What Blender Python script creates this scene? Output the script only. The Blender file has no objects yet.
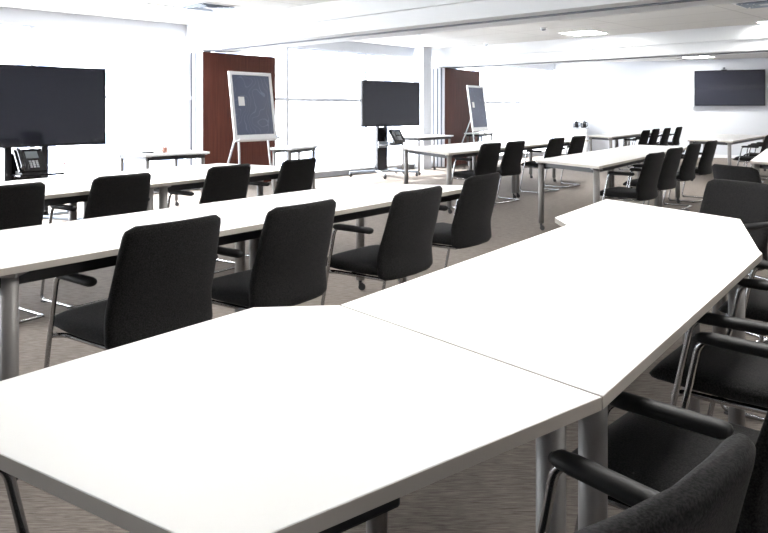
import bpy, bmesh, math, random
from mathutils import Vector, Matrix
random.seed(4)
SC = bpy.context.scene
COL = SC.collection
PI = math.pi

# ------------------------------------------------------------ materials
def nodes(name):
    m = bpy.data.materials.new(name); m.use_nodes = True
    nt = m.node_tree
    return m, nt, nt.nodes, nt.links, nt.nodes['Principled BSDF']

def mat(name, col, rough=0.5, metal=0.0, spec=None, coat=0.0):
    m, nt, N, L, b = nodes(name)
    b.inputs['Base Color'].default_value = (*col, 1)
    b.inputs['Roughness'].default_value = rough
    b.inputs['Metallic'].default_value = metal
    if spec is not None: b.inputs['Specular IOR Level'].default_value = spec
    if coat: b.inputs['Coat Weight'].default_value = coat
    # a breath of surface variation so nothing is perfectly uniform
    t = N.new('ShaderNodeTexCoord'); n = N.new('ShaderNodeTexNoise'); n.inputs['Scale'].default_value = 9
    r = N.new('ShaderNodeMapRange'); r.inputs['To Min'].default_value = max(rough-.04, .02); r.inputs['To Max'].default_value = min(rough+.04, 1)
    L.new(t.outputs['Object'], n.inputs['Vector']); L.new(n.outputs['Fac'], r.inputs['Value']); L.new(r.outputs['Result'], b.inputs['Roughness'])
    return m

def noise_mat(name, c1, c2, scale, rough=.9, bump=.2, dist=.002, stretch=(1,1,1), rot=0, detail=6, sheen=0, spec=.3):
    m, nt, N, L, b = nodes(name)
    t = N.new('ShaderNodeTexCoord'); mp = N.new('ShaderNodeMapping'); mp.inputs['Scale'].default_value = stretch
    mp.inputs['Rotation'].default_value = (0,0,rot)
    n = N.new('ShaderNodeTexNoise'); n.inputs['Scale'].default_value = scale; n.inputs['Detail'].default_value = detail
    r = N.new('ShaderNodeValToRGB'); r.color_ramp.elements[0].position = .35; r.color_ramp.elements[1].position = .68
    r.color_ramp.elements[0].color = (*c1,1); r.color_ramp.elements[1].color = (*c2,1)
    L.new(t.outputs['Object'], mp.inputs['Vector']); L.new(mp.outputs['Vector'], n.inputs['Vector'])
    L.new(n.outputs['Fac'], r.inputs['Fac']); L.new(r.outputs['Color'], b.inputs['Base Color'])
    bp = N.new('ShaderNodeBump'); bp.inputs['Strength'].default_value = bump; bp.inputs['Distance'].default_value = dist
    L.new(n.outputs['Fac'], bp.inputs['Height']); L.new(bp.outputs['Normal'], b.inputs['Normal'])
    b.inputs['Roughness'].default_value = rough; b.inputs['Specular IOR Level'].default_value = spec
    if sheen: b.inputs['Sheen Weight'].default_value = sheen; b.inputs['Sheen Roughness'].default_value = .5
    return m

def emit(name, col, s):
    m = bpy.data.materials.new(name); m.use_nodes = True; nt = m.node_tree; nt.nodes.clear()
    e = nt.nodes.new('ShaderNodeEmission'); o = nt.nodes.new('ShaderNodeOutputMaterial')
    e.inputs['Color'].default_value = (*col,1); e.inputs['Strength'].default_value = s
    nt.links.new(e.outputs[0], o.inputs[0]); return m

def glass_mat(name, tint=(1,1,1), refl=.06):
    m = bpy.data.materials.new(name); m.use_nodes = True; nt = m.node_tree; nt.nodes.clear()
    t = nt.nodes.new('ShaderNodeBsdfTransparent'); g = nt.nodes.new('ShaderNodeBsdfGlossy'); mx = nt.nodes.new('ShaderNodeMixShader')
    o = nt.nodes.new('ShaderNodeOutputMaterial'); t.inputs[0].default_value = (*tint,1); g.inputs['Roughness'].default_value = .02
    mx.inputs[0].default_value = refl
    nt.links.new(t.outputs[0], mx.inputs[1]); nt.links.new(g.outputs[0], mx.inputs[2]); nt.links.new(mx.outputs[0], o.inputs[0])
    return m

M = {}
M['laminate'] = mat('white_laminate', (.86,.86,.85), .5, spec=.3)
M['edge'] = mat('beige_edge_band', (.43,.395,.355), .5)
M['black_steel'] = mat('black_steel', (.012,.012,.014), .45)
M['leg'] = mat('silver_powder_coat', (.21,.20,.195), .5, metal=.2)
M['bluegrey'] = mat('blue_grey_panel', (.25,.29,.35), .5)
M['chrome'] = mat('chrome', (.42,.42,.43), .25, metal=1)
M['fabric'] = noise_mat('charcoal_wool_fabric', (.004,.004,.0045), (.022,.0212,.021), 260, rough=.95, bump=.5, dist=.0015, sheen=.04, spec=.15)
M['pad'] = mat('black_soft_plastic', (.011,.011,.012), .6, spec=.3)
M['rubber'] = mat('dark_rubber', (.03,.03,.032), .6)
M['wallp'] = mat('white_wall_paint', (.60,.62,.66), .8)
M['beam'] = mat('white_soffit_paint', (.62,.63,.64), .75)
M['white_metal'] = mat('white_aluminium', (.8,.81,.83), .4)
M['window_frame'] = mat('pale_blue_grey_aluminium', (.62,.66,.74), .4)
M['edgeprof'] = mat('light_panel_edge', (.5,.5,.53), .45)
M['seal'] = mat('grey_rubber_seal', (.10,.11,.13), .6)
M['easel'] = mat('light_grey_easel_tube', (.45,.46,.48), .4)
M['grey_metal'] = mat('grey_aluminium', (.45,.47,.5), .35, metal=.6)
M['black_gloss'] = mat('black_glossy_plastic', (.01,.01,.013), .2)
M['frameblack'] = mat('black_bezel', (.012,.012,.014), .3)
M['glass'] = glass_mat('clear_window_glass')
M['tumbler'] = glass_mat('clear_tumbler_glass', (.93,.93,.93), .15)
M['juice'] = mat('orange_pink_drink', (.8,.3,.2), .3)
M['red'] = mat('red_cord', (.45,.04,.05), .5)
M['cordwhite'] = mat('white_cord', (.75,.75,.77), .5)
M['paper'] = mat('white_paper', (.85,.85,.85), .8)
M['diffuser'] = emit('light_diffuser', (1,.98,.95), 34)
M['lcd'] = mat('grey_phone_display', (.13,.15,.16), .25)
M['facade'] = mat('pale_render_facade', (.75,.75,.76), .85)
M['facade_glass'] = mat('bluish_facade_window', (.16,.2,.3), .3)

def screen_mat():
    m, nt, N, L, b = nodes('glossy_display_screen')
    b.inputs['Base Color'].default_value = (.016,.017,.026,1); b.inputs['Roughness'].default_value = .06
    b.inputs['Specular IOR Level'].default_value = .75; b.inputs['Coat Weight'].default_value = .35; b.inputs['Coat Roughness'].default_value = .05
    return m
M['screen'] = screen_mat()

def wood_mat():
    m, nt, N, L, b = nodes('red_brown_wood_veneer')
    t = N.new('ShaderNodeTexCoord'); mp = N.new('ShaderNodeMapping'); mp.inputs['Scale'].default_value = (9,9,.5)
    n = N.new('ShaderNodeTexNoise'); n.inputs['Scale'].default_value = 3; n.inputs['Detail'].default_value = 8
    r = N.new('ShaderNodeValToRGB'); r.color_ramp.elements[0].color = (.05,.0125,.008,1); r.color_ramp.elements[1].color = (.092,.026,.0165,1)
    r.color_ramp.elements[0].position = .3; r.color_ramp.elements[1].position = .7
    L.new(t.outputs['Object'], mp.inputs['Vector']); L.new(mp.outputs['Vector'], n.inputs['Vector']); L.new(n.outputs['Fac'], r.inputs['Fac'])
    L.new(r.outputs['Color'], b.inputs['Base Color']); b.inputs['Roughness'].default_value = .55; b.inputs['Specular IOR Level'].default_value = .2
    return m
M['wood'] = wood_mat()

def carpet_mat():
    m, nt, N, L, b = nodes('striped_grey_beige_carpet')
    t = N.new('ShaderNodeTexCoord'); mp = N.new('ShaderNodeMapping'); mp.inputs['Rotation'].default_value = (0,0,math.radians(25)); mp.inputs['Scale'].default_value = (16,150,1)
    n = N.new('ShaderNodeTexNoise'); n.inputs['Scale'].default_value = 1; n.inputs['Detail'].default_value = 5; n.inputs['Distortion'].default_value = .6
    n2 = N.new('ShaderNodeTexNoise'); n2.inputs['Scale'].default_value = 350; n2.inputs['Detail'].default_value = 3
    mx = N.new('ShaderNodeMath'); mx.operation = 'MULTIPLY_ADD'; mx.inputs[1].default_value = .45
    r = N.new('ShaderNodeValToRGB'); r.color_ramp.elements[0].position = .5; r.color_ramp.elements[1].position = .98
    r.color_ramp.elements[0].color = (.107,.09,.077,1); r.color_ramp.elements[1].color = (.275,.243,.215,1)
    L.new(t.outputs['Object'], mp.inputs['Vector']); L.new(mp.outputs['Vector'], n.inputs['Vector']); L.new(t.outputs['Object'], n2.inputs['Vector'])
    L.new(n2.outputs['Fac'], mx.inputs[0]); L.new(n.outputs['Fac'], mx.inputs[2]); L.new(mx.outputs[0], r.inputs['Fac'])
    L.new(r.outputs['Color'], b.inputs['Base Color'])
    bp = N.new('ShaderNodeBump'); bp.inputs['Strength'].default_value = .5; bp.inputs['Distance'].default_value = .004
    L.new(mx.outputs[0], bp.inputs['Height']); L.new(bp.outputs['Normal'], b.inputs['Normal'])
    b.inputs['Roughness'].default_value = .95; b.inputs['Specular IOR Level'].default_value = .2
    return m
M['carpet'] = carpet_mat()

def tile_mat():
    m, nt, N, L, b = nodes('mineral_ceiling_tiles')
    t = N.new('ShaderNodeTexCoord'); mp = N.new('ShaderNodeMapping'); mp.inputs['Rotation'].default_value = (0,0,math.radians(46.5))
    br = N.new('ShaderNodeTexBrick'); br.offset = 0; br.inputs['Scale'].default_value = 1
    br.inputs['Brick Width'].default_value = 1.8; br.inputs['Row Height'].default_value = .9; br.inputs['Mortar Size'].default_value = .012; br.inputs['Mortar Smooth'].default_value = .3
    br.inputs['Color1'].default_value = (.54,.53,.51,1); br.inputs['Color2'].default_value = (.555,.545,.525,1); br.inputs['Mortar'].default_value = (.39,.38,.365,1)
    L.new(t.outputs['Object'], mp.inputs['Vector']); L.new(mp.outputs['Vector'], br.inputs['Vector']); L.new(br.outputs['Color'], b.inputs['Base Color'])
    b.inputs['Roughness'].default_value = .9
    return m
M['tiles'] = tile_mat()

def slate_mat():
    m, nt, N, L, b = nodes('slate_blue_writing_board')
    t = N.new('ShaderNodeTexCoord'); w = N.new('ShaderNodeTexWave'); w.wave_type = 'BANDS'; w.bands_direction = 'X'
    w.inputs['Scale'].default_value = 3.5; w.inputs['Distortion'].default_value = 30; w.inputs['Detail'].default_value = 1; w.inputs['Detail Scale'].default_value = .9
    r = N.new('ShaderNodeValToRGB'); r.color_ramp.elements[0].position = .0; r.color_ramp.elements[1].position = .05
    r.color_ramp.elements[0].color = (.125,.15,.235,1); r.color_ramp.elements[1].color = (.066,.084,.15,1)
    L.new(t.outputs['Object'], w.inputs['Vector']); L.new(w.outputs['Fac'], r.inputs['Fac']); L.new(r.outputs['Color'], b.inputs['Base Color'])
    b.inputs['Roughness'].default_value = .35
    return m
M['slate'] = slate_mat()

# ------------------------------------------------------------ mesh helpers
def link(name, bm, m, parent=None, smooth=False, loc=None, rotz=None, bevel=0):
    if not bm.loops and not bm.faces: pass
    bmesh.ops.recalc_face_normals(bm, faces=bm.faces)
    me = bpy.data.meshes.new(name); bm.to_mesh(me); bm.free()
    o = bpy.data.objects.new(name, me); COL.objects.link(o)
    for mm in (m if isinstance(m, (list,tuple)) else [m]): me.materials.append(mm)
    if smooth:
        for p in me.polygons: p.use_smooth = True
    if parent is not None: o.parent = parent
    if loc is not None: o.location = loc
    if rotz is not None: o.rotation_euler = (0,0,rotz)
    if bevel:
        b = o.modifiers.new('bevel', 'BEVEL'); b.width = bevel; b.segments = 2; b.limit_method = 'ANGLE'; b.angle_limit = math.radians(50)
    return o

def tag(o, label, cat, group=None, kind=None):
    o['label'] = label; o['category'] = cat
    if group: o['group'] = group
    if kind: o['kind'] = kind
    return o

def thing(name, label, cat, loc=(0,0,0), rotz=0, group=None):
    o = bpy.data.objects.new(name, None); COL.objects.link(o); o.empty_display_size = .1
    o.location = loc; o.rotation_euler = (0,0,rotz)
    return tag(o, label, cat, group)

def dup(root, loc, rotz, label=None, group=None):
    def cp(o, par):
        c = o.copy(); COL.objects.link(c)
        if par is not None: c.parent = par
        for ch in kids[o.name]: cp(ch, c)
        return c
    kids = {}
    def walk(o):
        kids[o.name] = list(o.children)
        for ch in o.children: walk(ch)
    walk(root)
    r = cp(root, None); r.location = loc; r.rotation_euler = (0,0,rotz)
    if label: r['label'] = label
    if group: r['group'] = group
    return r

def box(bm, c, s, R=None):
    r = bmesh.ops.create_cube(bm, size=1)
    mtx = Matrix.Translation(c) @ (R.to_4x4() if R is not None else Matrix.Identity(4)) @ Matrix.Diagonal((*s,1))
    bmesh.ops.transform(bm, matrix=mtx, verts=r['verts']); return r['verts']

def bar(bm, p, q, w, z0, z1, side=0):
    """upright box following plan segment p->q, width w, shifted sideways by side (to its right)"""
    p = Vector(p); q = Vector(q); d = (q-p); n = Vector((d.y,-d.x)).normalized()
    a = p+n*(side-w/2); b_ = q+n*(side-w/2); c = q+n*(side+w/2); e = p+n*(side+w/2)
    prism(bm, [a,b_,c,e], z0, z1)

def prism(bm, pts, z0, z1):
    lo = [bm.verts.new((p[0],p[1],z0)) for p in pts]; hi = [bm.verts.new((p[0],p[1],z1)) for p in pts]
    bm.faces.new(lo[::-1]); bm.faces.new(hi)
    n = len(pts)
    for i in range(n): bm.faces.new((lo[i], lo[(i+1)%n], hi[(i+1)%n], hi[i]))

def lathe(bm, prof, c=(0,0,0), seg=20, axis='Z'):
    rings = []
    for r, z in prof:
        rings.append([bm.verts.new((c[0]+r*math.cos(2*PI*i/seg), c[1]+r*math.sin(2*PI*i/seg), c[2]+z)) for i in range(seg)])
    for a, b in zip(rings, rings[1:]):
        for i in range(seg): bm.faces.new((a[i], a[(i+1)%seg], b[(i+1)%seg], b[i]))
    if prof[0][0] > 1e-6: bm.faces.new(rings[0][::-1])
    if prof[-1][0] > 1e-6: bm.faces.new(rings[-1])
    return [v for r in rings for v in r]

def smooth_path(pts, r=.05, n=5):
    """round the corners of a polyline"""
    P = [Vector(p) for p in pts]; out = [P[0]]
    for i in range(1, len(P)-1):
        a = P[i-1]-P[i]; b = P[i+1]-P[i]; k = min(r, a.length*.45, b.length*.45)
        A = P[i]+a.normalized()*k; B = P[i]+b.normalized()*k
        for j in range(n+1):
            t = j/n; out.append(A*(1-t)**2 + P[i]*2*t*(1-t) + B*t*t)
    out.append(P[-1]); return out

def tube(bm, pts, rad, seg=10, sx=1.0, sy=1.0):
    P = [Vector(p) for p in pts]; T = []
    for i in range(len(P)):
        a = P[max(i-1,0)]; b = P[min(i+1,len(P)-1)]; T.append((b-a).normalized())
    up = Vector((0,0,1)) if abs(T[0].z) < .9 else Vector((1,0,0))
    N = (up - T[0]*up.dot(T[0])).normalized(); rings = []
    for i, p in enumerate(P):
        N = (N - T[i]*N.dot(T[i])).normalized(); B = T[i].cross(N)
        r = rad[i] if isinstance(rad, (list,tuple)) else rad
        rings.append([bm.verts.new(p + N*math.cos(2*PI*k/seg)*r*sx + B*math.sin(2*PI*k/seg)*r*sy) for k in range(seg)])
    for a, b in zip(rings, rings[1:]):
        for k in range(seg): bm.faces.new((a[k], a[(k+1)%seg], b[(k+1)%seg], b[k]))
    bm.faces.new(rings[0][::-1]); bm.faces.new(rings[-1])

def NB(): return bmesh.new()

# ------------------------------------------------------------ camera  (eye height 1.26 m, level camera with a shifted lens)
cam = bpy.data.cameras.new('camera'); co = bpy.data.objects.new('camera', cam); COL.objects.link(co)
co.location = (0,0,1.26); co.rotation_euler = (PI/2,0,0)
cam.sensor_width = 36; cam.lens = 36*700/768; cam.shift_y = -(266.5-110)/768
cam.clip_start = .05; cam.clip_end = 300
SC.camera = co

# ------------------------------------------------------------ the room shell
CZ = 2.6
W0 = Vector((-11.2,2.65)); W1 = Vector((-3.07,11.06)); W2 = Vector((1.05,15.55)); W3 = Vector((4.93,20.17))
B1 = Vector((13.5,16.4)); R0 = Vector((11.0,-3.0)); L0 = Vector((-11.2,-3.0))
room = [W0,W1,W2,W3,B1,R0,L0]
def struct(name, bm, m, parent=None, **k):
    o = link(name, bm, m, parent, **k)
    if parent is None: o['kind'] = 'structure'
    return o
def outset(poly, d):
    n = len(poly); out = []
    for i in range(n):
        a = (poly[i]-poly[i-1]).normalized(); b = (poly[(i+1)%n]-poly[i]).normalized()
        na = Vector((-a.y,a.x)); nb = Vector((-b.y,b.x)); s = na+nb
        out.append(poly[i] + s*(d/(1+na.dot(nb))))
    return out
big = outset(room, .3)
bm = NB(); prism(bm, big, -.2, 0); struct('floor', bm, M['carpet'])
bm = NB(); prism(bm, big, CZ, CZ+.25); struct('ceiling', bm, M['tiles'])
def wall(name, p, q, z0=0, z1=CZ, t=.2):
    bm = NB(); bar(bm, p, q, t, z0, z1, side=-t/2); return struct(name, bm, M['wallp'])
wall('wall_back', W3, B1); wall('wall_right', B1, R0); wall('wall_front', R0, L0); wall('wall_left', L0, W0)
# skirting along the back wall
bm = NB(); bar(bm, W3, B1, .015, 0, .08, side=.0085); struct('baseboard_back', bm, M['white_metal'])

# window wall: low sill wall, header, and framed panes between
SILL, HEAD = .10, 2.4
win_n = 0
for k, (p, q, n) in enumerate(((W0,W1,5),(W1,W2,3),(W2,W3,3))):
    d = (q-p).normalized()
    bm = NB(); bar(bm, p, q, .2, 0, SILL, side=-.1); bar(bm, p, q, .2, HEAD, CZ, side=-.1)
    struct(('wall_window_left','wall_window_middle','wall_window_far')[k], bm, M['wallp'])
    L = (q-p).length/n
    for i in range(n):
        a = p+d*L*i; b = p+d*L*(i+1); win_n += 1
        bm = NB(); f = .03
        bar(bm, a, a+d*f, .1, SILL, HEAD, side=-.1); bar(bm, b-d*f, b, .1, SILL, HEAD, side=-.1)
        bar(bm, a+d*f, b-d*f, .1, SILL, SILL+f, side=-.1); bar(bm, a+d*f, b-d*f, .1, HEAD-f, HEAD, side=-.1)
        bar(bm, a+d*f, b-d*f, .1, 1.42, 1.48, side=-.1)
        w = struct('window_%d' % win_n, bm, M['window_frame'])
        bm = NB(); bar(bm, a+d*f, b-d*f, .008, SILL+f, 1.42, side=-.1); link('pane', bm, M['glass'], w)
        bm = NB(); bar(bm, a+d*f, b-d*f, .008, 1.48, HEAD-f, side=-.1); link('pane', bm, M['glass'], w)
        bm = NB(); bar(bm, a, b, .16, SILL, SILL+.025, side=.02); link('window_sill', bm, M['white_metal'], w)

# ceiling beams that carry the partition tracks
bd = Vector((.72,-.69)).normalized(); bn = Vector((.69,.72)).normalized()
def beam(name, s, length, w_low, w_up):
    bm = NB(); e = s+bd*length
    prism(bm, [s-bn*.07, e-bn*.07, e+bn*w_up, s-bd*.0+bn*w_up], 2.38, CZ+.01)
    prism(bm, [s+bn*.0, e+bn*.0, e+bn*w_low, s+bn*w_low], 2.2, 2.385)
    o = struct(name, bm, M['beam'])
    for off in (.25,):
        b2 = NB(); bar(b2, s+bn*off+bd*.02, e+bn*off, .05, 2.185, 2.2); link('partition_track', b2, M['seal'], o)
    return o
beam('trim_1', Vector((-3.05,11.04)), 18.6, .70, .66)
beam('trim_2', Vector((1.07,15.53)), 16.3, .70, .66)
# white pillars beside the partitions
def pillar(name, c, s, rot):
    bm = NB(); box(bm, (0,0,CZ/2), (s,s,CZ)); struct(name, bm, M['wallp'], loc=(c[0],c[1],0), rotz=rot)
pillar('wall_pillar', (.83,15.0), .27, math.radians(46))

# ------------------------------------------------------------ folded partition stacks
def partition(loc, d, width, n, label):
    """panels stand one behind another; loc is the near left end of the front panel, d its plan direction"""
    d = Vector(d).normalized(); back = Vector((-d.y, d.x))
    t = thing('folding_partition', label, 'partition', (loc[0],loc[1],0), math.atan2(d.y,d.x), 'folding wall panels')
    for k in range(n):
        y = k*.098
        bm = NB(); box(bm, (width/2, y+.032, 1.10), (width-.02, .064, 2.155)); link('wood_panel', bm, M['wood'], t, bevel=.002)
        bm = NB(); box(bm, (.004, y+.032, 1.10), (.012, .056, 2.155)); box(bm, (-.005, y+.012, 1.10), (.008,.012,2.155)); box(bm, (-.005, y+.052, 1.10), (.008,.012,2.155))
        link('edge_profile', bm, M['edgeprof'], t)
        bm = NB(); box(bm, (.012, y+.081, 1.10), (.034,.032,2.14)); link('rubber_seal', bm, M['seal'], t)
        bm = NB(); lathe(bm, [(.02,0),(.02,.006)], (width*.3, y+.032, 2.178), 10); link('hanger', bm, M['grey_metal'], t)
    return t
partition((-2.84,10.97), (.62,.79), 1.55, 4, 'brown wooden folding partition stack behind the larger writing board')
partition((1.32,15.2), (.53,.85), 1.85, 4, 'brown wooden folding partition stack right of the smaller screen')

# ------------------------------------------------------------ chair
def make_chair(label, group):
    t = thing('conference_chair', label, 'chair', group=group)
    # backrest: one padded shell, wide below and narrower above, curved in plan and in side view
    bm = NB(); rows = 26; seg = 28; rings = []
    for i in range(rows+1):
        v = i/rows
        z = .375 + .465*v
        yc = -.203 - .015*v - .095*max(v-.25,0)**1.3
        yc += .012*math.exp(-((v-.28)/.2)**2)
        hw = .240 - .010*v - .016*v*v
        th = .031 - .005*v
        # rounded top and bottom
        e = .035
        for edge in (v*.465, (1-v)*.465):
            if edge < e:
                q = 1-edge/e; s = math.sqrt(max(1-q*q, 0))
                hw -= .032*(1-s); th *= (.5+.5*s)
        ring = []
        for k in range(seg):
            a = 2*PI*k/seg; cx, sx = math.cos(a), math.sin(a)
            px = hw*math.copysign(abs(cx)**.36, cx); py = th*math.copysign(abs(sx)**.6, sx)
            ring.append(bm.verts.new((px, yc+py-.035+.7*px*px, z)))
        rings.append(ring)
    for a, b in zip(rings, rings[1:]):
        for k in range(seg): bm.faces.new((a[k], a[(k+1)%seg], b[(k+1)%seg], b[k]))
    bm.faces.new(rings[0][::-1]); bm.faces.new(rings[-1])
    link('backrest', bm, M['fabric'], t, smooth=True)
    # seat cushion with a waterfall front
    bm = NB(); rings = []; n = 24
    for i in range(n+1):
        u = i/n; y = -.225 + .46*u
        zt = .468 - .012*math.sin(PI*u) - .05*max(u-.82,0)/.18*max(u-.82,0)/.18
        hw = .235 + .012*math.sin(PI*u); zb = .385 + .02*max(u-.7,0)
        e = min(u, 1-u)*.465
        if e < .05:
            s = math.sqrt(max(1-(1-e/.05)**2, 0)); hw -= .035*(1-s); mid = (zt+zb)/2; zt = mid+(zt-mid)*(.3+.7*s); zb = mid+(zb-mid)*(.3+.7*s)
        ring = []
        for k in range(seg):
            a = 2*PI*k/seg; cx, sx = math.cos(a), math.sin(a)
            ring.append(bm.verts.new((hw*math.copysign(abs(cx)**.4, cx), y, (zt+zb)/2 + (zt-zb)/2*math.copysign(abs(sx)**.6, sx))))
        rings.append(ring)
    for a, b in zip(rings, rings[1:]):
        for k in range(seg): bm.faces.new((a[k], a[(k+1)%seg], b[(k+1)%seg], b[k]))
    bm.faces.new(rings[0][::-1]); bm.faces.new(rings[-1])
    link('seat', bm, M['fabric'], t, smooth=True)
    # cantilever tube frame: from each armrest down, back along the floor, joined behind
    X = .275
    path = [(X,-.05,.635),(X,.075,.635),(X+.003,.135,.35),(X,.205,.013),(X,-.17,.013),(-X,-.17,.013),(-X,.205,.013),(-X-.003,.135,.35),(-X,.075,.635),(-X,-.05,.635)]
    sp = smooth_path(path, .045, 6)
    bm = NB(); tube(bm, sp, .0095, 10); link('cantilever_frame', bm, M['chrome'], t, smooth=True)
    bm = NB()
    for s in (-1,1): tube(bm, smooth_path([(s*(X+.002),.13,.388),(s*.22,.12,.378),(s*.2,-.2,.378)], .03), .01, 8)
    tube(bm, [(-.2,.02,.376),(.2,.02,.376)], .01, 8)
    link('seat_support', bm, M['chrome'], t, smooth=True)
    for s in (-1,1):
        bm = NB(); pts = [(s*X,-.18,.636),(s*X,-.175,.638),(s*X,-.16,.638),(s*X,.04,.638),(s*X,.07,.637),(s*X,.085,.634)]
        tube(bm, pts, [.008,.016,.021,.021,.018,.010], 12, sx=.85, sy=1.1)
        link('armrest', bm, M['pad'], t, smooth=True)
    for s in (-1,1):
        for y in (.17,-.13):
            bm = NB(); box(bm, (s*X, y, .0045), (.03,.035,.009)); link('floor_glide', bm, M['rubber'], t)
    return t

first_chair = [None]
def chair(x, y, f, label, group):
    rz = math.atan2(f[1], f[0]) - PI/2
    if first_chair[0] is None:
        c = make_chair(label, group); c.location = (x,y,0); c.rotation_euler = (0,0,rz); first_chair[0] = c; return c
    return dup(first_chair[0], (x,y,0), rz, label, group)

# ------------------------------------------------------------ tables
def inset_poly(pts, d):
    P = [Vector(p) for p in pts]
    area = sum(P[i-1].x*P[i].y-P[i].x*P[i-1].y for i in range(len(P)))
    return outset(P, -d if area < 0 else d)
def table(pts, label, group, legs=None, rail_in=.07, name='conference_table', foot='caster', edge=M['edge'], tray=None, rails=True, leg_r=.03, railmat=None):
    c = sum((Vector(p) for p in pts), Vector((0,0)))/len(pts)
    P = [Vector(p)-c for p in pts]
    t = thing(name, label, 'table', (c.x,c.y,0), 0, group)
    bm = NB(); prism(bm, P, .716, .74); o = link('tabletop', bm, [M['laminate']], t, bevel=.0015)
    # edge band wraps the side
    Q = inset_poly(P, -.0006); bm = NB()
    n = len(P)
    for i in range(n):
        prism(bm, [P[i],P[(i+1)%n],Q[(i+1)%n],Q[i]], .7155, .7385)
    link('edge_band', bm, edge, t)
    I = inset_poly(P, rail_in)
    if rails:
        bm = NB()
        for i in range(n):
            a, b = I[i], I[(i+1)%n]
            if (b-a).length < .3: continue
            bar(bm, a, b, .03, .664, .715)
        link('under_frame', bm, railmat or M['black_steel'], t)
    if legs is None: legs = inset_poly(pts, .06)
    for p in legs:
        p = Vector((p[0],p[1]))-c
        bm = NB()
        z0 = .075 if foot == 'caster' else .012
        lathe(bm, [(leg_r,z0),(leg_r,.715)], (p.x,p.y,0), 20); box(bm, (p.x,p.y,.708), (.09,.09,.012))
        lg = link('leg', bm, M['leg'], t, smooth=False)
        for pl in lg.data.polygons: pl.use_smooth = abs(pl.normal.z) < .5 and len(pl.vertices) == 4 and pl.area < .05 and abs(pl.area-.09*.012) > 1e-4
        if foot == 'caster':
            bm = NB(); lathe(bm, [(.012,.04),(.012,.078)], (p.x,p.y,0), 10); 
            v = lathe(bm, [(.022,-.012),(.025,-.009),(.025,.009),(.022,.012)], (0,0,0), 16)
            bmesh.ops.transform(bm, matrix=Matrix.Translation((p.x+.012,p.y,.0255))@Matrix.Rotation(PI/2,4,'X'), verts=v)
            box(bm, (p.x+.006,p.y,.05), (.03,.034,.008)); link('caster', bm, M['rubber'], lg)
        else:
            bm = NB(); lathe(bm, [(.034,0),(.036,.008),(.02,.016)], (p.x,p.y,0), 16); link('foot', bm, M['rubber'], lg)
    if tray:
        a, b, w, z0, z1 = tray
        bm = NB(); bar(bm, Vector(a)-c, Vector(b)-c, w, z0, z1); link('cable_tray', bm, M['black_steel'], t, bevel=.006)
    return t

gF = 'front angled tables'
# nearest table, corner piece with a clipped back corner
table([(-.835,1.217),(-.345,1.845),(-.119,1.867),(.394,1.27),(-.192,.82)], 'white angled table nearest the camera with a clipped back corner', gF,
      legs=[(-.77,1.262),(-.27,1.74),(.335,1.405),(-.17,1.16)], rail_in=.17, foot='disc', tray=((-.13,1.0),(.012,1.112),.05,.64,.714), name='angled_table')
table([(-.1155,1.871),(.828,3.165),(1.374,2.543),(.3985,1.274)], 'long white rectangular table joined behind the nearest angled table', gF,
      legs=[(.44,1.475),(-.02,1.93),(.82,3.0),(1.15,2.62)], rail_in=.17, foot='disc', name='angled_table')
table([(.829,3.167),(.828,3.39),(1.30,4.09),(1.70,3.34),(1.392,2.60),(1.375,2.545)], 'white end table with pointed corners beside the charcoal armchairs', gF,
      legs=[(.93,3.33),(1.27,3.9),(1.58,3.3),(1.37,2.72)], rail_in=.17, foot='disc', name='angled_table')

def legs(pts, na=.06, nb=.06, sa=.06, sb=.06, fa=.06, fb=.06):
    """leg spots of an outline given near-left, far-left, far-right, near-right; na, nb: how far in from the near edge"""
    a, b, c, d = (Vector(p) for p in pts)
    u = (d-a).normalized(); v = (c-b).normalized(); l = (b-a).normalized(); r = (c-d).normalized()
    return [a+u*sa+l*na, b+v*fa-l*.06, c-v*fb-r*.06, d-u*sb+r*nb]

def strip(P, Q, w, s0, s1, cut_end=None, cut_start=None):
    """table outline on the near edge P->Q between s0 and s1, w deep away from the camera"""
    P = Vector(P); Q = Vector(Q); u = (Q-P).normalized(); nn = Vector((-u.y, u.x))
    a = P+u*s0; b = P+u*s1
    return [a, a+nn*w+(u*cut_start if cut_start else Vector((0,0))), b+nn*w-(u*cut_end if cut_end else Vector((0,0))), b]
# middle row
PB, QB = (-1.25,2.3), (.657,4.79)
gM = 'tables of the middle row'
T = strip(PB,QB,.77,-.06,1.57)
table(T, 'white table at the left of the middle row, its leg at the photo edge', gM, legs=legs(T, sa=.105, nb=.45, sb=.07, fb=.19))
T = strip(PB,QB,.77,1.573,3.17,cut_end=.42)
table(T, 'white table at the right end of the middle row with slanted end', gM, legs=legs(T, na=.45, sa=.08, nb=.52, sb=.06, fa=.05))
# back left row
PA, QA = (-1.63,4.92), (-.686,6.32)
gA = 'tables of the back left row'
T = strip(PA,QA,1.05,-1.55,.08)
table(T, 'white table below the large screen in the back left row', gA, legs=legs(T))
T = strip(PA,QA,1.05,.083,1.69,cut_end=.08)
table(T, 'white table in front of the larger writing board in the back left row', gA, legs=legs(T, nb=.5))
# far centre row
gB = 'tables of the far centre row'
T = [(.78,8.41),(.25,9.7),(1.384,11.224),(1.90,9.945)]
table(T, 'white table near the smaller screen, left end of the far centre row', gB, rail_in=.09, legs=legs(T))
T = [(1.902,9.948),(1.386,11.227),(2.69,12.98),(3.62,12.3)]
table(T, 'white table behind far chairs, right end of the far centre row', gB, rail_in=.09, legs=legs(T, nb=.5, sb=.4))
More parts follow.
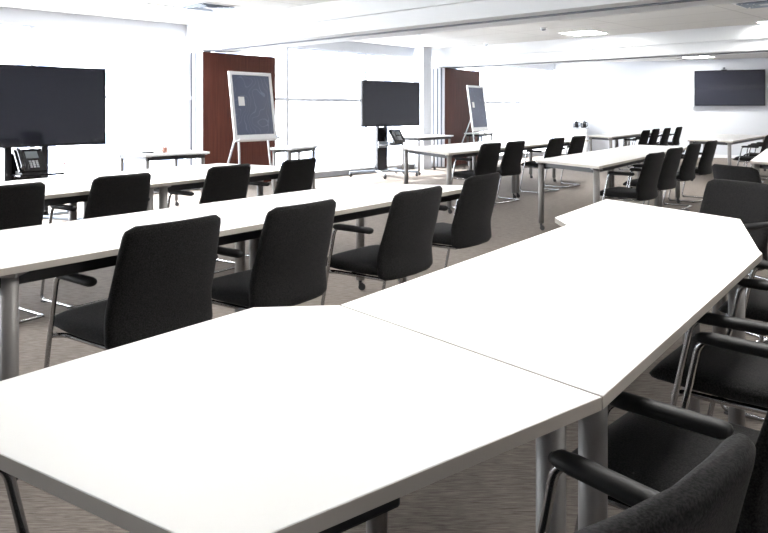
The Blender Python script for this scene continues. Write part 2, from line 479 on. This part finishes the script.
# right centre row
gC = 'tables of the right centre row'
T = [(1.986,6.465),(1.587,7.34),(2.986,9.351),(3.375,8.484)]
table(T, 'white table with two silver castor legs facing the camera, right of centre', gC, rail_in=.09, legs=legs(T))
T = [(3.377,8.487),(2.988,9.354),(3.785,10.5),(4.35,9.9)]
table(T, 'white table behind the dark chairs at the far end of the right centre row', gC, rail_in=.09, legs=legs(T, sb=.62))
# against the back wall
gW = 'distant tables by the back wall'
T = [(4.39,13.5),(4.17,14.3),(5.35,16.3),(6.0,15.95)]
table(T, 'distant white table beside the white cabinet', gW, rail_in=.08, legs=legs(T, nb=.48))
T = [(6.003,15.955),(5.353,16.305),(6.1,17.6),(6.9,17.3)]
table(T, 'distant white table behind the four small far chairs', gW, rail_in=.08, legs=legs(T, na=.48, nb=.48))
T = [(5.84,11.74),(5.38,12.4),(7.0,15.4),(7.9,14.4)]
table(T, 'distant white table under the wall-mounted screen', gW, rail_in=.08, legs=legs(T))
T = [(3.73,7.14),(5.2,9.5),(5.85,8.75),(4.22,6.22)]
table(T, 'white table cut by the right photo edge, behind the charcoal armchairs', 'tables cut by the photo edge', rail_in=.1)
# side tables along the windows
gS = 'small side tables by the windows'
def quad(p, d, l, w):
    d = Vector(d).normalized(); n = Vector((-d.y,d.x)); p = Vector(p); return [p, p+n*w, p+n*w+d*l, p+d*l]
table(quad((-2.77,8.12),(.69,.724),.86,.76), 'small white side table with a drinking glass, left of the brown partition', gS, name='side_table', edge=M['white_metal'], leg_r=.022, rail_in=.05)
table(quad((-1.25,9.5),(.33,.944),.88,.36), 'small white side table partly behind the larger writing board', gS, name='side_table', edge=M['white_metal'], leg_r=.022, rail_in=.05)
table(quad((.69,13.5),(.60,.80),1.25,.5), 'small white side table between smaller screen and second partition', gS, name='side_table', edge=M['white_metal'], leg_r=.022, rail_in=.05)
table(quad((2.2,15.6),(.5,.86),.75,.45), 'small white side table beside the smaller writing board', gS, name='side_table', edge=M['white_metal'], leg_r=.022, rail_in=.05)

# ------------------------------------------------------------ chairs
def unit(v): v = Vector(v).normalized(); return (v.x, v.y)
fB = unit((-.794,.608)); gb = 'chairs along the middle row'
chair(-1.021,2.847,fB,'dark fabric chair, largest and leftmost in front of the middle row', gb)
chair(-.588,3.34,fB,'dark fabric chair, second from left in front of the middle row', gb)
chair(-.035,3.92,fB,'dark fabric chair, third from left in front of the middle row', gb)
chair(.425,4.75,fB,'dark fabric chair at the right end of the middle row', gb)
fA = unit((-.829,.559)); ga = 'chairs along the back left row'
chair(-2.354,4.11,fA,'dark fabric chair at the left photo edge below the large screen', ga)
chair(-1.94,4.737,fA,'dark fabric chair of the back left row just right of the large screen', ga)
chair(-1.41,5.512,fA,'dark fabric chair with its back below the larger writing board', ga)
chair(-.96,6.19,fA,'dark fabric chair at the right end of the back left row', ga)
f2 = unit((-.73,.68)); g2 = 'chairs along the far centre row'
chair(1.16,9.1,f2,'dark chair nearest in the far centre row, below the second partition', g2)
chair(1.58,9.66,f2,'dark chair second in the far centre row, below the smaller writing board', g2)
chair(2.43,10.85,f2,'dark chair third in the far centre row, behind the castor-legged table', g2)
chair(2.98,11.63,f2,'dark chair farthest in the far centre row, left of the white cabinet', g2)
fC = unit((-.75,.66)); gc = 'chairs along the right centre row'
for (x, y), lb in zip(((2.465,7.09),(3.04,8.01),(3.695,9.0),(4.29,9.81)),
        ('dark chair nearest in the right centre row with its seat showing','dark chair second in the right centre row','dark chair third in the right centre row','dark chair farthest in the right centre row, under the wall screen')):
    chair(x, y, fC, lb, gc)
fD = unit((-.78,.62)); gd = 'small distant chairs by the back wall'
for (x, y), lb in zip(((5.28,14.87),(5.92,15.98),(6.49,16.75),(7.19,17.75)),
        ('tiny dark distant chair, leftmost of four before the back wall','tiny dark distant chair, second of four before the back wall','tiny dark distant chair, third of four before the back wall','tiny dark distant chair, rightmost of four before the back wall')):
    chair(x, y, fD, lb, gd)
fE = unit((-.79,.61))
chair(6.32,12.08,fE,'distant dark chair at the right photo edge under the wall screen', 'chairs at the distant right table')
chair(6.95,12.98,fE,'distant dark chair behind another at the right photo edge', 'chairs at the distant right table')
gR = 'chairs around the front tables'
fR = unit((-.6,.8))
chair(.14,1.026,unit((-.62,.785)),'charcoal chair nearest the camera, its backrest in the bottom right corner', gR)
chair(.731,1.671,unit((-.72,.69)),'charcoal chair second from the camera on the right side of the long table', gR)
chair(1.17,2.275,unit((-.76,.65)),'charcoal chair third from the camera on the right of the long table', gR)
chair(1.74,3.0,unit((-.76,.65)),'charcoal chair at the right photo edge beside the end table', gR)
chair(1.825,3.975,unit((-.9,-.43)),'grey charcoal chair facing the pointed end of the front tables', gR)
chair(2.92,5.39,unit((.95,.31)),'black chair back to back behind the grey chair at right', gR)
chair(-.555,1.0,unit((.75,.66)),'chair at bottom left with only its arm tube and seat edge showing', gR)

# ------------------------------------------------------------ screens
def television(name, label, c, d, w, h, z, on_wall=False):
    """c plan centre, d direction to the viewer's right, z centre height"""
    d = Vector(d).normalized()
    t = thing(name, label, 'television', (c[0],c[1],z), math.atan2(d.y,d.x), 'flat screens')
    bm = NB(); box(bm, (0,.028,0), (w,.05,h)); link('housing', bm, M['frameblack'], t, bevel=.004)
    bm = NB(); b = .018
    box(bm, (0,.0,h/2-b/2), (w,.014,b)); box(bm, (0,.0,-h/2+b*.7), (w,.014,b*1.4)); box(bm, (-w/2+b/2,.0,-.002), (b,.014,h-2.5*b)); box(bm, (w/2-b/2,0,-.002), (b,.014,h-2.5*b))
    link('bezel', bm, M['black_gloss'], t)
    bm = NB(); box(bm, (0,.001,0), (w-2*b,.006,h-2.2*b)); link('display', bm, M['screen'], t)
    bm = NB(); box(bm, (0,.075,0), (.5,.05,.35)); link('wall_mount' if on_wall else 'mounting_plate', bm, M['black_steel'], t)
    return t
television('television', 'large black flat screen cut by the left photo edge', (-3.69,7.44), (.652,.758), 1.53, .86, 1.30)
television('television', 'smaller black flat screen on a wheeled stand in the middle', (.15,13.33), (.723,.69), 1.53, .86, 1.38)
wt = television('television', 'wall-mounted flat screen on the back wall at right', (9.0,18.25), (.916,-.40), 1.66, .93, 1.835, True)
# small camera on top of the wall screen
bd2 = Vector((.916,-.40)).normalized(); cp = Vector((9.0,18.25)) + bd2*(-.12)
t = thing('conference_camera', 'small dark camera sitting on top of the wall-mounted screen', 'camera', (cp.x,cp.y,2.302), math.atan2(bd2.y,bd2.x))
bm = NB(); box(bm, (0,.025,.008), (.14,.06,.014)); link('base', bm, M['black_gloss'], t, bevel=.003)
bm = NB(); lathe(bm, [(.03,0),(.04,.03),(.04,.05),(.025,.08)], (0,.025,.015), 16); link('camera_head', bm, M['grey_metal'], t, smooth=True)
bm = NB(); v = lathe(bm, [(.018,0),(.018,.02)], (0,0,0), 14); bmesh.ops.transform(bm, matrix=Matrix.Translation((0,-.012,.05))@Matrix.Rotation(PI/2,4,'X'), verts=v); link('lens', bm, M['black_gloss'], t)

def stand(c, d, label, two_posts):
    d = Vector(d).normalized()
    t = thing('television_stand', label, 'stand', (c[0],c[1],0), math.atan2(d.y,d.x), 'wheeled screen stands')
    if two_posts:
        for s in (-1,1):
            bm = NB(); box(bm, (s*.19,.12,.80), (.07,.06,1.42)); link('post', bm, M['black_steel'], t, bevel=.004)
        bm = NB(); box(bm, (0,.12,.60), (.31,.03,.40)); link('back_panel', bm, M['black_gloss'], t, bevel=.004)
    else:
        bm = NB(); box(bm, (0,.14,.5), (.26,.09,.86)); link('column', bm, M['black_gloss'], t, bevel=.01)
        for s in (-1,1):
            bm = NB(); box(bm, (s*.10,.13,1.2), (.05,.05,.6)); link('post', bm, M['black_steel'], t, bevel=.004)
        bm = NB(); box(bm, (0,.083,.60), (.25,.02,.12)); link('cable_cover', bm, M['grey_metal'], t, bevel=.003)
    bm = NB(); box(bm, (.06,-.03,.575 if two_posts else .60), (.46,.26,.022)); link('shelf', bm, M['black_gloss'], t, bevel=.004)
    for s in (-1,1):
        bm = NB(); tube(bm, smooth_path([(s*.1,.14,.10),(s*.55,.32,.085),(s*.62,.34,.085)], .05), .022, 8); link('base_leg', bm, M['bluegrey'], t, smooth=True)
        bm = NB(); tube(bm, smooth_path([(s*.1,.14,.10),(s*.4,-.38,.085),(s*.43,-.43,.085)], .05), .022, 8); link('base_leg', bm, M['bluegrey'], t, smooth=True)
        for (x, y) in ((s*.60,.335),(s*.42,-.41)):
            bm = NB(); v = lathe(bm, [(.028,-.012),(.034,-.008),(.034,.008),(.028,.012)], (0,0,0), 14)
            bmesh.ops.transform(bm, matrix=Matrix.Translation((x,y,.034))@Matrix.Rotation(PI/2,4,'X'), verts=v)
            box(bm, (x,y,.07), (.03,.03,.02)); link('caster', bm, M['rubber'], t)
    bm = NB(); box(bm, (0,.14,.09), (.3,.16,.04)); link('base_plate', bm, M['grey_metal'], t, bevel=.004)
    return t
stand((-3.76,7.45), (.652,.758), 'black two-post stand with a phone under the large left screen', True)
stand((.04,13.33), (.723,.69), 'black column stand on castors under the smaller screen', False)

def phone(loc, rz, label, k=1.0):
    t = thing('conference_phone', label, 'phone', loc, rz, 'conference phones'); t.scale = (k,k,k)
    R = Matrix.Rotation(math.radians(55), 3, 'X')
    def T(bm): 
        bmesh.ops.transform(bm, matrix=Matrix.Translation((0,0,.135))@R.to_4x4(), verts=bm.verts)
    bm = NB(); box(bm, (0,0,0), (.27,.26,.03)); T(bm); body = link('body', bm, M['black_gloss'], t, bevel=.006)
    bm = NB(); box(bm, (.02,.055,.017), (.12,.08,.006)); T(bm); link('display', bm, M['lcd'], body)
    bm = NB()
    for i in range(4):
        for j in range(3): box(bm, (-.012+j*.032, -.02-i*.022, .018), (.022,.014,.006))
    T(bm); link('keypad', bm, M['grey_metal'], body)
    bm = NB(); tube(bm, smooth_path([(-.105,-.115,.03),(-.105,-.09,.055),(-.105,.09,.055),(-.105,.115,.03)], .03), .02, 10); T(bm); link('handset', bm, M['black_gloss'], t, smooth=True)
    bm = NB(); prism(bm, [(-.1,-.04),(.1,-.04),(.1,.1),(-.1,.1)], .0, .03); prism(bm, [(-.05,.02),(.05,.02),(.05,.06),(-.05,.06)], .03, .12); link('foot', bm, M['black_steel'], t)
    return t
d1 = Vector((.652,.758)); rz1 = math.atan2(.758,.652)
phone((-3.72,7.36,.587), rz1, 'black desk phone on the shelf below the large left screen', 1.05)
phone((.25,13.40,.612), math.atan2(.69,.723), 'black desk phone on the stand below the smaller screen', 1.1)
# red and white cords hanging over the stand shelf
for i, (dx, m_, nm, lb) in enumerate(((.27,'red','cord','short red cord looping from the shelf beside the left phone'),(.34,'cordwhite','cord','short white cord beside the red one on the left stand shelf'))):
    bm = NB(); p = Vector((-3.76,7.45)) + d1*(dx+.0)
    n_ = Vector((.758,-.652)); q = p + n_*(.10-.07*i)
    tube(bm, smooth_path([(q.x,q.y,.592),(q.x,q.y,.68),(q.x+d1.x*.1,q.y+d1.y*.1,.68),(q.x+d1.x*.12+n_.x*.09,q.y+d1.y*.12+n_.y*.09,.60),(q.x+d1.x*.12+n_.x*.09,q.y+d1.y*.12+n_.y*.09,.50)], .04), .007, 8)
    tag(link(nm, bm, M[m_], smooth=True), lb, 'cable')

# ------------------------------------------------------------ flipcharts
def flipchart(c, d, w, h, z0, label, lean=8):
    d = Vector(d).normalized()
    t = thing('flipchart_easel', label, 'flipchart', (c[0],c[1],0), math.atan2(d.y,d.x), 'writing boards on easels')
    R = Matrix.Rotation(math.radians(-lean), 4, 'X'); B = Matrix.Translation((0,0,z0)) @ R
    def T(bm): bmesh.ops.transform(bm, matrix=B, verts=bm.verts)
    fr = .045
    bm = NB(); box(bm, (0,.012,h/2), (w-.02,.016,h-.02)); T(bm); link('backing', bm, M['white_metal'], t)
    bm = NB(); box(bm, (0,0,h-fr/2), (w,.03,fr)); box(bm, (0,0,fr), (w,.03,fr*2.0)); box(bm, (-w/2+fr/2,0,h/2), (fr,.03,h-fr)); box(bm, (w/2-fr/2,0,h/2), (fr,.03,h-fr)); T(bm); link('frame', bm, M['white_metal'], t, bevel=.004)
    bm = NB(); box(bm, (0,-.002,h/2+fr*.5), (w-2*fr,.01,h-3*fr)); T(bm); s = link('writing_surface', bm, M['slate'], t)
    bm = NB(); box(bm, (-w*.27,-.010,h*.575), (.10,.004,.12)); T(bm); pn = link('paper_note', bm, M['paper'], s)
    pn['label'] = 'small white note stuck on the board'
    bm = NB(); box(bm, (0,-.045,.02), (w*.96,.08,.012)); box(bm, (0,-.085,.03), (w*.96,.008,.03)); T(bm); link('pen_tray', bm, M['white_metal'], t, bevel=.002)
    for x in (-w*.36, w*.36):
        bm = NB(); tube(bm, [(x*.9,.085,z0+.3),(x*1.12,-.04,.02)], .014, 8); lg = link('leg', bm, M['easel'], t, smooth=True)
        bm = NB(); lathe(bm, [(.022,0),(.022,.03)], (x*1.12,-.04,0), 10); link('foot', bm, M['rubber'], lg)
    bm = NB(); tube(bm, [(-w*.2,.10,z0+.4),(-w*.28,.55,.02)], .014, 8); lg = link('leg', bm, M['easel'], t, smooth=True)
    bm = NB(); lathe(bm, [(.022,0),(.022,.03)], (-w*.28,.55,0), 10); link('foot', bm, M['rubber'], lg)
    return t
flipchart((-1.70,9.32), (.62,.79), .735, .93, .845, 'larger slate blue writing board on a white easel before the partition')
flipchart((2.10,15.2), (.53,.85), .82, 1.0, .80, 'smaller slate blue writing board on a white easel, farther away')

# ------------------------------------------------------------ cabinet and small objects
cd = Vector((.916,-.40)).normalized(); cn = Vector((-cd.y, cd.x))  # cn points to the wall
cc = Vector((5.26,19.68))
t = thing('cabinet', 'low white cabinet against the back wall', 'cabinet', (cc.x,cc.y,0), math.atan2(cd.y,cd.x))
bm = NB(); box(bm, (0,0,.385), (.88,.42,.71)); link('carcass', bm, M['white_metal'], t, bevel=.003)
bm = NB(); box(bm, (0,-.01,.7525), (.94,.46,.025)); link('top', bm, M['grey_metal'], t, bevel=.003)
for s in (-1,1):
    bm = NB(); box(bm, (s*.22,-.219,.385), (.43,.018,.67)); dr = link('door', bm, M['laminate'], t, bevel=.002)
    bm = NB(); box(bm, (s*.04,-.235,.5), (.012,.014,.14)); link('handle', bm, M['grey_metal'], dr)
bm = NB(); box(bm, (0,0,.015), (.84,.38,.03)); link('plinth', bm, M['black_steel'], t)
for i, (dx, lb, r) in enumerate(((.13,'left of two dark flasks on the white cabinet',.075),(.34,'right of two dark flasks on the white cabinet',.075))):
    p = cc+cd*dx
    t = thing('vacuum_flask', lb, 'flask', (p.x,p.y,.765), math.atan2(cd.y,cd.x)+.4, 'flasks on the cabinet')
    bm = NB(); lathe(bm, [(r,0),(r*1.05,.03),(r,.13),(r*.6,.17)], (0,0,0), 18); link('body', bm, M['black_gloss'], t, smooth=True)
    bm = NB(); lathe(bm, [(r*.58,.17),(r*.6,.195),(r*.3,.21)], (0,0,0), 18); link('lid', bm, M['grey_metal'], t, smooth=True)
    bm = NB(); tube(bm, smooth_path([(r*.7,0,.15),(r*1.6,0,.14),(r*1.5,0,.05),(r*.98,0,.04)], .03), .009, 8); link('handle', bm, M['black_gloss'], t, smooth=True)

# glass and remote on the left side table
t = thing('drinking_glass', 'tumbler with orange drink on the small side table at left', 'glass', (-2.64,8.42,.74))
bm = NB(); lathe(bm, [(.0001,.0),(.032,.0),(.036,.002),(.042,.11),(.040,.11),(.034,.008),(.0001,.008)], (0,0,0), 24); link('tumbler', bm, M['tumbler'], t, smooth=True)
bm = NB(); lathe(bm, [(.0001,.009),(.033,.009),(.038,.075),(.0001,.075)], (0,0,0), 24); link('drink', bm, M['juice'], t, smooth=True)
t = thing('remote_control', 'small dark remote control lying left of the drinking glass', 'remote control', (-2.83,8.37,.7405), .7)
bm = NB(); box(bm, (0,0,.01), (.15,.045,.018)); link('body', bm, M['black_gloss'], t, bevel=.004)
bm = NB()
for i in range(5):
    for j in range(2): box(bm, (-.05+i*.02, -.01+j*.02, .0205), (.01,.01,.003))
link('buttons', bm, M['grey_metal'], t)

# ------------------------------------------------------------ ceiling fittings
rb = math.atan2(bd.y, bd.x)
def clight(x, y, w, l, label, group='recessed ceiling lights'):
    t = thing('ceiling_light', label, 'ceiling light', (x,y,CZ), rb, group)
    bm = NB(); f = .02
    box(bm, (0,l/2-f/2,-.008), (w,f,.016)); box(bm, (0,-l/2+f/2,-.008), (w,f,.016)); box(bm, (w/2-f/2,0,-.008), (f,l-2*f,.016)); box(bm, (-w/2+f/2,0,-.008), (f,l-2*f,.016))
    link('frame', bm, M['white_metal'], t)
    bm = NB(); box(bm, (0,0,-.005), (w-2*f,l-2*f,.01)); link('diffuser', bm, M['diffuser'], t)
clight(3.45,12.1,.62,.62,'square lit ceiling panel above the second partition')
clight(6.05,10.6,.62,.62,'square lit ceiling panel at the right photo edge')
clight(7.9,17.6,.62,.62,'square lit ceiling panel left of the wall-mounted screen')
clight(1.95,10.6,.85,.16,'long slim lit ceiling strip beside the first beam')
clight(-3.0,9.2,.62,.62,'square lit ceiling panel above the large left screen')
for (x, y) in ((-6.3,6.0),(-1.6,5.4),(-4.2,2.2),(.9,7.6),(5.2,6.2),(1.2,2.6),(4.0,.6),(9.8,9.5),(10.3,14.2)):  # unseen extra panels, added overhead to brighten the tables and room
    clight(x, y, .62, .62, 'square lit ceiling panel added out of view to brighten the room', 'added ceiling lights out of view')
def diffuser(x, y, label):
    t = thing('air_vent', label, 'air vent', (x,y,CZ), rb, 'square ceiling vents')
    bm = NB(); box(bm, (0,0,-.004), (.6,.6,.008)); link('plate', bm, M['white_metal'], t)
    for q in range(4):
        bm = NB()
        for k in range(4):
            r = .08+.055*k
            box(bm, (0, r, -.014), (2*r*.92, .03, .006), Matrix.Rotation(-.5,3,'X'))
        bmesh.ops.transform(bm, matrix=Matrix.Rotation(q*PI/2,4,'Z'), verts=bm.verts)
        link('louvre', bm, M['bluegrey'], t)
    bm = NB(); box(bm, (0,0,-.015), (.1,.1,.02)); link('core', bm, M['grey_metal'], t)
diffuser(-2.27,9.05,'square louvred air vent in the ceiling at the top photo edge')
diffuser(4.75,8.75,'louvred air vent at the top right photo corner')
for (x, y, lb) in ((.6,12.0,'small ceiling detector beside the first beam, above the smaller screen'),(2.6,11.4,'small ceiling detector at the top centre right'),(2.05,14.1,'small ceiling detector near the second beam')):
    t = thing('smoke_detector', lb, 'detector', (x,y,CZ), 0, 'small ceiling detectors')
    bm = NB(); lathe(bm, [(.055,-.001),(.055,-.02)], (0,0,0), 18); link('base', bm, M['white_metal'], t, smooth=False)
    bm = NB(); lathe(bm, [(.04,-.02),(.038,-.045),(.015,-.055)], (0,0,0), 18); link('sensor_head', bm, M['grey_metal'], t, smooth=True)

# ------------------------------------------------------------ outside: a pale building across the street
od = Vector((.69,.724)); on = Vector((-.724,.69)); oc = Vector((-5.0,32.0))
t = thing('office_building', 'pale building with bluish windows seen faintly through the glass', 'building', (oc.x,oc.y,-9), math.atan2(od.y,od.x))
bm = NB(); box(bm, (0,6,9.5), (46,12,19)); link('facade', bm, M['facade'], t)
for i in range(-8,9):
    for j in range(4):
        bm = NB(); x = i*2.6; z = 5.2+j*3.4
        box(bm, (x,-.05,z), (1.5,.1,1.9)); f = link('window', bm, M['white_metal'], t)
        bm = NB()
        for a in (-1,1):
            for b in (-1,0,1): box(bm, (x+a*.35,-.105,z+b*.58), (.6,.02,.5))
        link('window_glass', bm, M['facade_glass'], f)
bm = NB(); box(bm, (-3,25,-9.2), (160,80,.2)); tag(link('street_ground', bm, M['facade']), 'pale street ground far below the windows', 'ground', kind='structure')

# ------------------------------------------------------------ light
w = bpy.data.worlds.new('world'); SC.world = w; w.use_nodes = True
bg = w.node_tree.nodes['Background']; bg.inputs[0].default_value = (.90,.95,1,1); bg.inputs[1].default_value = 8.0
# overcast daylight enters through the glazing: sampling portals exactly in the window openings
for p, q in ((W0,W1),(W1,W2),(W2,W3)):
    ld = bpy.data.lights.new('window_portal', 'AREA'); ld.shape = 'RECTANGLE'; d = q-p
    ld.size = d.length; ld.size_y = HEAD-SILL; ld.cycles.is_portal = True
    lo = bpy.data.objects.new('window_portal', ld); COL.objects.link(lo)
    nrm = Vector((d.y,-d.x)).normalized(); c = (p+q)/2 - nrm*.22
    lo.location = (c.x,c.y,(HEAD+SILL)/2)
    z = Vector((-nrm.x,-nrm.y,0)); x = Vector((0,0,1)).cross(z).normalized(); y = z.cross(x)
    lo.rotation_euler = Matrix((x,y,z)).transposed().to_euler()

sl = bpy.data.lights.new('sun', 'SUN'); sl.energy = 7; sl.angle = math.radians(2); sl.color = (1,.97,.93)
so = bpy.data.objects.new('sun', sl); COL.objects.link(so)
el = math.radians(43); dv = Vector((.69*math.cos(el), -.72*math.cos(el), -math.sin(el))); so.rotation_euler = dv.to_track_quat('-Z','Y').to_euler()

SC.view_settings.view_transform = 'Standard'; SC.view_settings.look = 'None'; SC.view_settings.gamma = 1
SC.view_settings.exposure = 1.5; SC.view_settings.use_curve_mapping = False
SC.cycles.use_denoising = True; SC.cycles.max_bounces = 8; SC.cycles.diffuse_bounces = 5
SC.cycles.transparent_max_bounces = 12; SC.cycles.sample_clamp_indirect = 6; SC.cycles.caustics_reflective = False; SC.cycles.caustics_refractive = False
